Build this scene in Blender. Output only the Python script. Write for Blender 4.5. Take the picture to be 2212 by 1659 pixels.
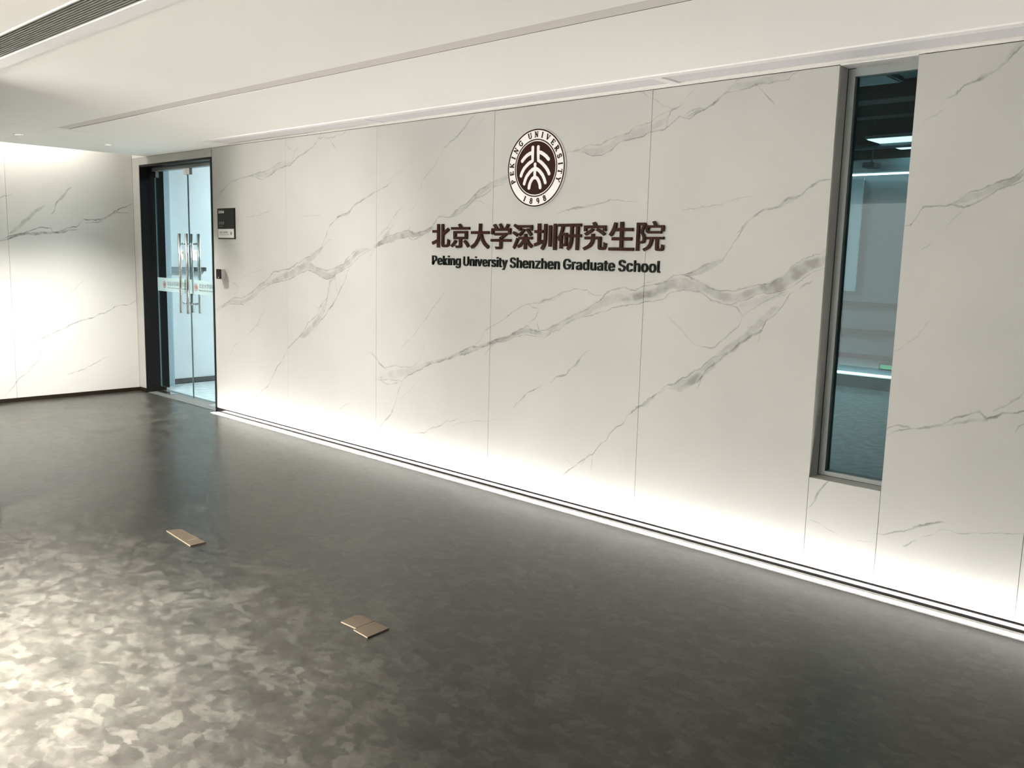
import bpy, math, random
from mathutils import Matrix, Vector, Euler
R = math.radians
scene = bpy.context.scene
for o in list(bpy.data.objects): bpy.data.objects.remove(o)

# ------------------------------------------------------------------ camera
cam_d = bpy.data.cameras.new('camera'); cam = bpy.data.objects.new('camera', cam_d)
scene.collection.objects.link(cam); scene.camera = cam
cam_d.sensor_fit = 'HORIZONTAL'; cam_d.sensor_width = 36; cam_d.lens = 36 * 1902.05 / 2212
cam_d.clip_start = .02; cam_d.clip_end = 100
cam.matrix_world = (Matrix.Translation((9.3075, -4.0718, 1.5216)) @ Matrix.Rotation(R(43.2162), 4, 'Z')
                    @ Matrix.Rotation(R(90 - 8.2306), 4, 'X') @ Matrix.Rotation(R(1.4517), 4, 'Z'))
scene.view_settings.view_transform = 'Standard'; scene.view_settings.look = 'None'
scene.view_settings.gamma = 1; scene.view_settings.use_curve_mapping = False
scene.view_settings.exposure = 0.84
scene.cycles.max_bounces = 8; scene.cycles.diffuse_bounces = 4; scene.cycles.glossy_bounces = 3; scene.cycles.transmission_bounces = 2; scene.cycles.transparent_max_bounces = 8
scene.cycles.blur_glossy = .5
scene.cycles.use_adaptive_sampling = True; scene.cycles.adaptive_threshold = .10; scene.cycles.adaptive_min_samples = 16; scene.cycles.use_light_tree = False

# ------------------------------------------------------------------ world and large lights
WORLD_S = 5.0
w = bpy.data.worlds.new('world'); scene.world = w; w.use_nodes = True
w.node_tree.nodes['Background'].inputs[0].default_value = (1.0, .965, .90, 1)
w.node_tree.nodes['Background'].inputs[1].default_value = WORLD_S

def area(name, loc, rot, sx, sy, power, col=(1, .95, .88), spread=180):
    l = bpy.data.lights.new(name, 'AREA'); l.shape = 'RECTANGLE'; l.size = sx; l.size_y = sy
    l.energy = power; l.color = col; l.spread = R(spread)
    o = bpy.data.objects.new(name, l); scene.collection.objects.link(o)
    o.location = loc; o.rotation_euler = rot
    return o
def spot(name, loc, power, angle, blend, col=(1, .95, .88), radius=.04, rot=(0, 0, 0)):
    l = bpy.data.lights.new(name, 'SPOT'); l.energy = power; l.spot_size = R(angle); l.spot_blend = blend
    l.color = col; l.shadow_soft_size = radius
    o = bpy.data.objects.new(name, l); scene.collection.objects.link(o); o.location = loc; o.rotation_euler = rot
    return o
H = 2.43                 # lobby ceiling
LED_STRENGTH = 26        # floor strip at the foot of the marble wall
COVE_STRENGTH = 32
WARM = (1, .95, .88); COOL = (.90, .97, 1.0)
LOBBY_LAMPS = [(5.85, -4.1, 7600, 92), (4.6, -3.9, 800, 150), (5.2, -6.6, 1500, 150), (6.6, -7.2, 1200, 140)]  # the last two are unseen lamps added for general fill
for (x, y, e, an) in LOBBY_LAMPS:
    spot('lobby_lamp_light', (x, y, H - .02), e, an, 1.0, WARM, .09)
DOWN = [(1.08, -.68), (1.11, -1.43), (1.14, -2.15)]
for (x, y) in DOWN:
    spot('downlight_light', (x, y, H - .008), 410, 110, 1.0, WARM, .035)
WALL_FILL = (5.0, -4.2)      # unseen spotlight added to brighten the wall beside the glass door
wv = Vector((2.4, 0, .95)) - Vector((WALL_FILL[0], WALL_FILL[1], H - .05))
spot('added_wall_fill_light', (WALL_FILL[0], WALL_FILL[1], H - .05), 700, 62, 1.0, WARM, .14, wv.to_track_quat('-Z', 'Y').to_euler())
BACK = [(.95, 2.6, 3.0, 150), (5.56, 6.33, 2.9, 1), (6.2, 2.9, 3.0, 4), (3.4, 4.7, 3.0, 36)]
for (x, y, z, e) in BACK:
    area('rear_room_light', (x, y, z - .03), (0, 0, 0), .55, 1.15, e, COOL)

# ------------------------------------------------------------------ helpers
class MB:
    def __init__(s): s.v = []; s.f = []
    def box(s, x0, x1, y0, y1, z0, z1):
        n = len(s.v)
        s.v += [(x, y, z) for z in (z0, z1) for (x, y) in ((x0, y0), (x1, y0), (x1, y1), (x0, y1))]
        s.f += [tuple(n + i for i in q) for q in ((3, 2, 1, 0), (4, 5, 6, 7), (0, 1, 5, 4), (1, 2, 6, 5), (2, 3, 7, 6), (3, 0, 4, 7))]
        return s
    def tube(s, a, b, r, n=16, r2=None, cap=True):
        a = Vector(a); b = Vector(b); d = (b - a).normalized(); r2 = r if r2 is None else r2
        u = d.orthogonal().normalized(); v = d.cross(u); k = len(s.v)
        for (c, rr) in ((a, r), (b, r2)):
            for i in range(n):
                t = 2 * math.pi * i / n; s.v.append(tuple(c + u * math.cos(t) * rr + v * math.sin(t) * rr))
        for i in range(n):
            j = (i + 1) % n; s.f.append((k + i, k + j, k + n + j, k + n + i))
        if cap: s.f.append(tuple(k + i for i in reversed(range(n)))); s.f.append(tuple(k + n + i for i in range(n)))
        return s
    def ring(s, c, r0, r1, y0, y1, n=96):
        # flat ring (or disc when r0 = 0) in the x-z plane, front face at y0, back at y1
        k = len(s.v); cx, cz = c
        for yy in (y0, y1):
            for r in ((r0, r1) if r0 > 0 else (r1,)):
                for i in range(n):
                    t = 2 * math.pi * i / n; s.v.append((cx + r * math.sin(t), yy, cz + r * math.cos(t)))
        m = 2 if r0 > 0 else 1
        F = lambda a, q, i: k + (a * m + q) * n + i % n
        for i in range(n):
            if r0 > 0:
                s.f.append((F(0, 0, i), F(0, 0, i + 1), F(0, 1, i + 1), F(0, 1, i)))
                s.f.append((F(1, 0, i), F(1, 1, i), F(1, 1, i + 1), F(1, 0, i + 1)))
                s.f.append((F(0, 0, i), F(1, 0, i), F(1, 0, i + 1), F(0, 0, i + 1)))
            s.f.append((F(0, m - 1, i), F(0, m - 1, i + 1), F(1, m - 1, i + 1), F(1, m - 1, i)))
        if r0 == 0:
            s.f.append(tuple(F(0, 0, i) for i in range(n))); s.f.append(tuple(F(1, 0, i) for i in reversed(range(n))))
        return s
    def stroke(s, pts, hw, y0, y1, caps=True, n=10):
        # flat brush stroke of half width hw along pts (x, z), extruded from y0 (front) to y1
        P = [Vector(q) for q in pts]
        L = []; Rr = []
        for i, q in enumerate(P):
            d = ((P[min(i + 1, len(P) - 1)] - q).normalized() if i < len(P) - 1 else Vector((0, 0))) + ((q - P[i - 1]).normalized() if i else Vector((0, 0)))
            d.normalize(); nn = Vector((-d.y, d.x)); L.append(q + nn * hw); Rr.append(q - nn * hw)
        if caps:
            d = (P[-1] - P[-2]).normalized(); a0 = math.atan2(d.y, d.x)
            c1 = [P[-1] + Vector((math.cos(a0 + math.pi / 2 - math.pi * i / n), math.sin(a0 + math.pi / 2 - math.pi * i / n))) * hw for i in range(1, n)]
            d = (P[0] - P[1]).normalized(); a0 = math.atan2(d.y, d.x)
            c0 = [P[0] + Vector((math.cos(a0 + math.pi / 2 - math.pi * i / n), math.sin(a0 + math.pi / 2 - math.pi * i / n))) * hw for i in range(1, n)]
        else: c0 = c1 = []
        loop = L + c1 + Rr[::-1] + c0
        k = len(s.v); N = len(loop)
        s.v += [(q.x, y0, q.y) for q in loop] + [(q.x, y1, q.y) for q in loop]
        s.f.append(tuple(range(k, k + N))); s.f.append(tuple(range(k + 2 * N - 1, k + N - 1, -1)))
        for i in range(N): s.f.append((k + i, k + (i + 1) % N, k + N + (i + 1) % N, k + N + i))
        return s
    def build(s, name, mat, parent=None, smooth=False, bevel=0):
        me = bpy.data.meshes.new(name); me.from_pydata(s.v, [], s.f); me.update()
        return obj(name, me, mat, parent, smooth, bevel)
def obj(name, me, mat, parent=None, smooth=False, bevel=0):
    import bmesh
    bm = bmesh.new(); bm.from_mesh(me); bmesh.ops.recalc_face_normals(bm, faces=bm.faces)
    if bevel:
        bmesh.ops.bevel(bm, geom=[e for e in bm.edges if e.is_manifold and e.calc_face_angle(0) > .6], offset=bevel, segments=2, affect='EDGES', clamp_overlap=True)
    bm.to_mesh(me); bm.free()
    if smooth:
        for p in me.polygons: p.use_smooth = len(p.vertices) == 4
    me.materials.clear(); me.materials.append(mat)
    o = bpy.data.objects.new(name, me); scene.collection.objects.link(o)
    if parent: o.parent = parent; o.matrix_parent_inverse = Matrix.Translation(-parent.location)
    return o
def box(name, mat, b, parent=None, bevel=0): return MB().box(*b).build(name, mat, parent, bevel=bevel)
def empty(name, loc=(0, 0, 0)):
    o = bpy.data.objects.new(name, None); scene.collection.objects.link(o); o.location = loc; o.empty_display_size = .1
    return o
def tag(o, label=None, cat=None, group=None, kind=None):
    if label: o['label'] = label
    if cat: o['category'] = cat
    if group: o['group'] = group
    if kind: o['kind'] = kind
    return o
def S(o): o['kind'] = 'structure'; return o

# ------------------------------------------------------------------ materials
def mat(name, col, rough=.5, metal=0, spec=.5, emit=None, es=0, bump=None, var=None):
    m = bpy.data.materials.new(name); m.use_nodes = True; nt = m.node_tree; b = nt.nodes['Principled BSDF']
    b.inputs['Base Color'].default_value = (*col, 1); b.inputs['Roughness'].default_value = rough
    b.inputs['Metallic'].default_value = metal; b.inputs['Specular IOR Level'].default_value = spec
    if emit: b.inputs['Emission Color'].default_value = (*emit, 1); b.inputs['Emission Strength'].default_value = es
    geo = nt.nodes.new('ShaderNodeNewGeometry')
    n = nt.nodes.new('ShaderNodeTexNoise'); n.inputs['Scale'].default_value = (var or bump or (30, 0))[0]; n.inputs['Detail'].default_value = 4
    nt.links.new(geo.outputs['Position'], n.inputs['Vector'])
    amt = var[1] if var else .04
    mr = nt.nodes.new('ShaderNodeMapRange'); mr.inputs[3].default_value = 1 - amt; mr.inputs[4].default_value = 1 + amt
    nt.links.new(n.outputs[0], mr.inputs[0])
    vm = nt.nodes.new('ShaderNodeVectorMath'); vm.operation = 'SCALE'; vm.inputs[0].default_value = col
    nt.links.new(mr.outputs[0], vm.inputs[3]); nt.links.new(vm.outputs[0], b.inputs['Base Color'])
    if bump:
        n2 = nt.nodes.new('ShaderNodeTexNoise'); n2.inputs['Scale'].default_value = bump[0]; n2.inputs['Detail'].default_value = 3
        nt.links.new(geo.outputs['Position'], n2.inputs['Vector'])
        bp = nt.nodes.new('ShaderNodeBump'); bp.inputs['Strength'].default_value = bump[1]; bp.inputs['Distance'].default_value = .002
        nt.links.new(n2.outputs[0], bp.inputs['Height']); nt.links.new(bp.outputs[0], b.inputs['Normal'])
    return m
def glass(name, tint, refl=.06, rough=0.0):
    m = bpy.data.materials.new(name); m.use_nodes = True; nt = m.node_tree; nt.nodes.clear()
    out = nt.nodes.new('ShaderNodeOutputMaterial'); t = nt.nodes.new('ShaderNodeBsdfTransparent'); t.inputs[0].default_value = (*tint, 1)
    g = nt.nodes.new('ShaderNodeBsdfGlossy'); g.inputs['Roughness'].default_value = rough
    lw = nt.nodes.new('ShaderNodeLayerWeight'); lw.inputs[0].default_value = .5      # Schlick reflectance, the same from both sides
    pw = nt.nodes.new('ShaderNodeMath'); pw.operation = 'POWER'; pw.inputs[1].default_value = 5; nt.links.new(lw.outputs['Facing'], pw.inputs[0])
    fr = nt.nodes.new('ShaderNodeMath'); fr.operation = 'MULTIPLY_ADD'; fr.inputs[1].default_value = .94; fr.inputs[2].default_value = .016; nt.links.new(pw.outputs[0], fr.inputs[0])
    mx = nt.nodes.new('ShaderNodeMixShader')
    nt.links.new(fr.outputs[0], mx.inputs[0]); nt.links.new(t.outputs[0], mx.inputs[1]); nt.links.new(g.outputs[0], mx.inputs[2])
    nt.links.new(mx.outputs[0], out.inputs[0]); return m
def film(name, col, alpha):
    m = bpy.data.materials.new(name); m.use_nodes = True; nt = m.node_tree; nt.nodes.clear()
    out = nt.nodes.new('ShaderNodeOutputMaterial'); t = nt.nodes.new('ShaderNodeBsdfTransparent'); t.inputs[0].default_value = (.85, .95, .95, 1)
    d = nt.nodes.new('ShaderNodeBsdfDiffuse'); d.inputs[0].default_value = (*col, 1)
    tl = nt.nodes.new('ShaderNodeBsdfTranslucent'); tl.inputs[0].default_value = (*col, 1)
    a = nt.nodes.new('ShaderNodeMixShader'); a.inputs[0].default_value = .5
    nt.links.new(d.outputs[0], a.inputs[1]); nt.links.new(tl.outputs[0], a.inputs[2])
    mx = nt.nodes.new('ShaderNodeMixShader'); mx.inputs[0].default_value = alpha
    nt.links.new(t.outputs[0], mx.inputs[1]); nt.links.new(a.outputs[0], mx.inputs[2]); nt.links.new(mx.outputs[0], out.inputs[0]); return m
def emis(name, col, s):
    m = bpy.data.materials.new(name); m.use_nodes = True; nt = m.node_tree; nt.nodes.clear()
    out = nt.nodes.new('ShaderNodeOutputMaterial'); e = nt.nodes.new('ShaderNodeEmission'); e.inputs[0].default_value = (*col, 1); e.inputs[1].default_value = s
    nt.links.new(e.outputs[0], out.inputs[0]); return m

M = {}
M['ceiling'] = mat('ceiling paint', (.93, .91, .86), .8, var=(1.2, .02))
M['trimwhite'] = mat('white slot trim', (.88, .86, .85), .5)
M['slot'] = mat('cool white slot cover', (.72, .70, .71), .6)
M['groove'] = mat('groove paint', (.70, .66, .61), .8)
M['substrate'] = mat('dark board behind panels', (.05, .045, .04), .9)
M['black'] = mat('black metal', (.008, .008, .008), .45, .0, .15)
M['base'] = mat('dark bronze skirting', (.004, .0032, .0026), .07, .0, .6)
M['basem'] = mat('matte dark skirting', (.016, .011, .007), .7, .0, .15)
M['steel'] = mat('brushed steel', (.75, .74, .72), .22, 1)
M['alu'] = mat('grey aluminium', (.22, .24, .235), .45, .3)
M['brown'] = mat('dark brown acrylic', (.036, .013, .010), .6, 0, .12)
M['emblembrown'] = mat('deep brown lacquer', (.034, .012, .010), .6, 0, .12)
M['greenblack'] = mat('green black acrylic', (.011, .015, .012), .6, 0, .12)
M['white'] = mat('white acrylic', (.85, .83, .82), .35)
M['platewhite'] = mat('white plate', (.70, .70, .69), .4)
M['plateblack'] = mat('anthracite plate', (.018, .019, .016), .5, 0, .15)
M['print'] = mat('grey print', (.22, .22, .22), .6)
M['printw'] = mat('pale print', (.62, .62, .60), .6)
M['printd'] = mat('dim print', (.16, .16, .15), .6)
M['threshold'] = mat('grey stone threshold', (.07, .074, .07), .5, var=(14, .35))
M['card'] = mat('brown cardboard', (.088, .067, .044), .85, bump=(60, .3), var=(20, .12))
M['cardedge'] = mat('pale cardboard edge', (.33, .28, .21), .9)
M['darkpaint'] = mat('low bounce wall paint', (.16, .155, .145), .8)  # darkened so the unseen front wall bounces less light onto the ceiling
M['wallpaint'] = mat('white wall paint', (.80, .79, .76), .7)
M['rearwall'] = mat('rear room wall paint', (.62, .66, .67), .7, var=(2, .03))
M['rearfar'] = mat('dimmed rear wall paint', (.17, .20, .21), .7, var=(2, .03))  # darker copy of the rear wall paint; the dim light is in the colour
M['rearcol'] = mat('rear room pilaster paint', (.42, .52, .57), .7)
M['dark'] = mat('dark soffit paint', (.035, .045, .045), .8)
M['duct'] = mat('galvanised duct', (.20, .25, .26), .5, .3)
M['rail'] = mat('dark rail', (.02, .03, .032), .5)
M['kerb'] = mat('grey kerb stone', (.20, .23, .22), .6, var=(12, .2))
M['led'] = emis('floor strip light', (1, .975, .95), LED_STRENGTH)
M['cove'] = emis('cove strip light', (1, .95, .88), COVE_STRENGTH)
M['lamp'] = emis('lamp diffuser', (1, .96, .9), 1.2)
M['coollamp'] = emis('cool lamp diffuser', (.75, .95, 1), 1.6)
M['coolled'] = emis('cool strip', (.85, .97, 1), 5)
M['exitgreen'] = emis('green exit sign light', (.10, .65, .30), .38)
M['glass'] = glass('door glass', (.88, .95, .96))
M['winglass'] = glass('window glass', (.62, .78, .79))
M['glassedge'] = mat('green glass edge', (.10, .17, .165), .3)
M['film'] = film('frosted film', (.55, .62, .60), .62)
M['red'] = mat('red print', (.30, .13, .12), .6)

def floor_mat():
    m = bpy.data.materials.new('mottled vinyl floor'); m.use_nodes = True; nt = m.node_tree; b = nt.nodes['Principled BSDF']
    N = nt.nodes.new; Lk = nt.links.new
    geo = N('ShaderNodeNewGeometry'); mp = N('ShaderNodeMapping'); mp.inputs['Rotation'].default_value = (0, 0, R(18)); mp.inputs['Scale'].default_value = (1, 1.25, 1)
    Lk(geo.outputs['Position'], mp.inputs[0])
    wn = N('ShaderNodeTexNoise'); wn.inputs['Scale'].default_value = 16; wn.inputs['Detail'].default_value = 4
    Lk(mp.outputs[0], wn.inputs['Vector'])
    sub = N('ShaderNodeVectorMath'); sub.operation = 'SUBTRACT'; sub.inputs[1].default_value = (.5, .5, .5); Lk(wn.outputs['Color'], sub.inputs[0])
    sc = N('ShaderNodeVectorMath'); sc.operation = 'SCALE'; sc.inputs[3].default_value = .075; Lk(sub.outputs[0], sc.inputs[0])
    ad = N('ShaderNodeVectorMath'); Lk(mp.outputs[0], ad.inputs[0]); Lk(sc.outputs[0], ad.inputs[1])
    vo = N('ShaderNodeTexVoronoi'); vo.inputs['Scale'].default_value = 19; Lk(ad.outputs[0], vo.inputs['Vector'])
    vo2 = N('ShaderNodeTexVoronoi'); vo2.inputs['Scale'].default_value = 44; Lk(ad.outputs[0], vo2.inputs['Vector'])
    n1 = N('ShaderNodeTexNoise'); n1.inputs['Scale'].default_value = 4.6; n1.inputs['Detail'].default_value = 6; n1.inputs['Roughness'].default_value = .6; Lk(ad.outputs[0], n1.inputs['Vector'])
    s1 = N('ShaderNodeSeparateColor'); Lk(vo.outputs['Color'], s1.inputs[0]); s2 = N('ShaderNodeSeparateColor'); Lk(vo2.outputs['Color'], s2.inputs[0])
    def mth(op, a, b_):
        q = N('ShaderNodeMath'); q.operation = op
        for i, z in enumerate((a, b_)):
            if isinstance(z, (int, float)): q.inputs[i].default_value = z
            else: Lk(z, q.inputs[i])
        return q.outputs[0]
    t = mth('ADD', mth('ADD', mth('MULTIPLY', s1.outputs[0], .32), mth('MULTIPLY', s2.outputs[0], .17)), mth('MULTIPLY', n1.outputs[0], .85))
    rp = N('ShaderNodeValToRGB'); Lk(t, rp.inputs[0])
    e = rp.color_ramp.elements; e[0].position = .36; e[0].color = (.0135, .0127, .0109, 1); e[1].position = .98; e[1].color = (.054, .052, .045, 1)
    q = e.new(.67); q.color = (.0245, .0233, .02, 1)
    tn = N('ShaderNodeMixRGB'); tn.blend_type = 'MULTIPLY'; tn.inputs[0].default_value = .5; Lk(rp.outputs[0], tn.inputs[1])
    tr = N('ShaderNodeValToRGB'); Lk(s1.outputs[1], tr.inputs[0]); tr.color_ramp.elements[0].color = (1, .93, .93, 1); tr.color_ramp.elements[1].color = (.92, 1, .97, 1)
    Lk(tr.outputs[0], tn.inputs[2]); Lk(tn.outputs[0], b.inputs['Base Color'])
    rr = N('ShaderNodeMapRange'); rr.inputs[3].default_value = .24; rr.inputs[4].default_value = .38; Lk(n1.outputs[0], rr.inputs[0]); Lk(rr.outputs[0], b.inputs['Roughness'])
    b.inputs['Specular IOR Level'].default_value = .40
    bp = N('ShaderNodeBump'); bp.inputs['Strength'].default_value = .2; bp.inputs['Distance'].default_value = .002; Lk(t, bp.inputs['Height']); Lk(bp.outputs[0], b.inputs['Normal'])
    return m
M['floor'] = floor_mat()
M['floorrear'] = mat('pale mottled rear floor', (.38, .41, .41), .4, var=(13, .7))

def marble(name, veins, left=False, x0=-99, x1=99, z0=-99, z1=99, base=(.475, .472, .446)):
    if left: base = (.60, .592, .562)  # lighter copy of the same marble; left bay brightness put into the colour
    m = bpy.data.materials.new(name); m.use_nodes = True; nt = m.node_tree; b = nt.nodes['Principled BSDF']
    N = nt.nodes.new; Lk = nt.links.new
    b.inputs['Roughness'].default_value = .5; b.inputs['Specular IOR Level'].default_value = .3
    geo = N('ShaderNodeNewGeometry'); sp = N('ShaderNodeSeparateXYZ'); Lk(geo.outputs['Position'], sp.inputs[0])
    def mth(op, *a, clamp=False):
        q = N('ShaderNodeMath'); q.operation = op; q.use_clamp = clamp
        for i, z in enumerate(a):
            if isinstance(z, (int, float)): q.inputs[i].default_value = z
            else: Lk(z, q.inputs[i])
        return q.outputs[0]
    u = sp.outputs[1] if left else mth('ADD', sp.outputs[0], mth('MAXIMUM', sp.outputs[1], 0))
    cv = N('ShaderNodeCombineXYZ'); Lk(u, cv.inputs[0]); Lk(sp.outputs[2], cv.inputs[1])
    off = 0
    def noise(scale, detail, amp, src):
        n = N('ShaderNodeTexNoise'); n.inputs['Scale'].default_value = scale; n.inputs['Detail'].default_value = detail; n.inputs['Roughness'].default_value = .6
        Lk(src, n.inputs['Vector'])
        s_ = N('ShaderNodeVectorMath'); s_.operation = 'SUBTRACT'; s_.inputs[1].default_value = (.5, .5, .5); Lk(n.outputs['Color'], s_.inputs[0])
        c_ = N('ShaderNodeVectorMath'); c_.operation = 'SCALE'; c_.inputs[3].default_value = amp; Lk(s_.outputs[0], c_.inputs[0])
        return c_.outputs[0]
    a1 = N('ShaderNodeVectorMath'); Lk(cv.outputs[0], a1.inputs[0]); Lk(noise(9, 5, .055, cv.outputs[0]), a1.inputs[1])
    sw = N('ShaderNodeSeparateXYZ'); Lk(a1.outputs[0], sw.inputs[0])
    U = [sw.outputs[0], sw.outputs[1]]
    brk = N('ShaderNodeTexNoise'); brk.inputs['Scale'].default_value = 14; brk.inputs['Detail'].default_value = 3; Lk(cv.outputs[0], brk.inputs['Vector'])
    bm_ = N('ShaderNodeMapRange'); bm_.inputs[1].default_value = .35; bm_.inputs[2].default_value = .62; bm_.inputs[3].default_value = .35; bm_.inputs[4].default_value = 1.15; Lk(brk.outputs[0], bm_.inputs[0])
    inv = None      # product of (1 - a)
    for (ax, wd, st, P) in veins:
        pts = [(P[i] / 1000, P[i + 1] / 1000) for i in range(0, len(P), 2)]
        xs = [q[0] for q in pts]; zs = [q[1] for q in pts]; wdm = wd / 1000
        if max(xs) < x0 - .06 or min(xs) > x1 + .06 or max(zs) < z0 - .06 or min(zs) > z1 + .06: continue
        if ax == 0: T, F = xs, zs
        else: T, F = zs, xs
        t0, t1 = T[0], T[-1]; f0, f1 = min(F) - .01, max(F) + .01
        ex = .06 * (t1 - t0)
        ct = [(t - t0 + ex) / (t1 - t0 + 2 * ex) for t in T]
        t0 -= ex; t1 += ex
        slope = abs(F[-1] - F[0]) / max(1e-4, abs(T[-1] - T[0])); cs = 1 / math.sqrt(1 + slope * slope)
        tn = N('ShaderNodeMapRange'); tn.inputs[1].default_value = t0; tn.inputs[2].default_value = t1; Lk(U[ax], tn.inputs[0])
        fc = N('ShaderNodeFloatCurve'); cu = fc.mapping.curves[0]; fc.mapping.use_clip = False
        seq = []
        last = -1
        for t, f in zip(ct, F):
            if t - last < .006: continue
            seq.append((t, (f - f0) / (f1 - f0))); last = t
        # extend to both ends
        s0 = (seq[1][1] - seq[0][1]) / (seq[1][0] - seq[0][0]); s1_ = (seq[-1][1] - seq[-2][1]) / (seq[-1][0] - seq[-2][0])
        seq = [(0, max(0, min(1, seq[0][1] - s0 * seq[0][0])))] + seq + [(1, max(0, min(1, seq[-1][1] + s1_ * (1 - seq[-1][0]))))]
        cu.points[0].location = seq[0]; cu.points[1].location = seq[-1]
        for q in seq[1:-1]: cu.points.new(*q)
        for q in cu.points: q.handle_type = 'VECTOR' if wd < 12 else 'AUTO'
        fc.mapping.update(); Lk(tn.outputs[0], fc.inputs['Value'])
        fz = mth('MULTIPLY_ADD', fc.outputs[0], f1 - f0, f0)
        d = mth('ABSOLUTE', mth('SUBTRACT', U[1 - ax], fz))
        # tapered width: 4t(1-t) ^ .5
        tt = tn.outputs[0]
        tp = mth('SQRT', mth('MULTIPLY', mth('MULTIPLY', tt, mth('SUBTRACT', 1.0, tt)), 4.0))
        wv = mth('MULTIPLY_ADD', tp, wdm / cs, .0005)
        a = N('ShaderNodeMapRange'); a.interpolation_type = 'SMOOTHSTEP' if wd < 12 else 'SMOOTHERSTEP'
        Lk(mth('DIVIDE', d, wv), a.inputs[0])
        a.inputs[1].default_value = .12 if wd < 12 else .45; a.inputs[2].default_value = 1.0 if wd < 12 else 1.12; a.inputs[3].default_value = st; a.inputs[4].default_value = 0
        av = mth('SUBTRACT', 1.0, mth('MULTIPLY', a.outputs[0], mth('MINIMUM', mth('MULTIPLY', tp, 1.6), 1.0)))
        inv = av if inv is None else mth('MULTIPLY', inv, av)
    mask = mth('MULTIPLY', mth('SUBTRACT', 1.0, inv), bm_.outputs[0], clamp=True) if inv is not None else None
    big = N('ShaderNodeTexNoise'); big.inputs['Scale'].default_value = 2.2; big.inputs['Detail'].default_value = 3; Lk(cv.outputs[0], big.inputs['Vector'])
    rp = N('ShaderNodeValToRGB'); Lk(big.outputs[0], rp.inputs[0])
    e = rp.color_ramp.elements; e[0].position = .3; e[0].color = (base[0] * .95, base[1] * .955, base[2] * .96, 1); e[1].position = .7; e[1].color = (base[0] * 1.02, base[1] * 1.02, base[2] * 1.02, 1)
    if mask is not None:
        mx = N('ShaderNodeMixRGB'); Lk(mask, mx.inputs[0]); Lk(rp.outputs[0], mx.inputs[1])
        vc = N('ShaderNodeValToRGB'); Lk(big.outputs[0], vc.inputs[0]); vc.color_ramp.elements[0].position = .4; vc.color_ramp.elements[0].color = (.172, .163, .143, 1); vc.color_ramp.elements[1].position = .62; vc.color_ramp.elements[1].color = (.163, .160, .152, 1)
        Lk(vc.outputs[0], mx.inputs[2]); Lk(mx.outputs[0], b.inputs['Base Color'])
    else: Lk(rp.outputs[0], b.inputs['Base Color'])
    return m
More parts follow.
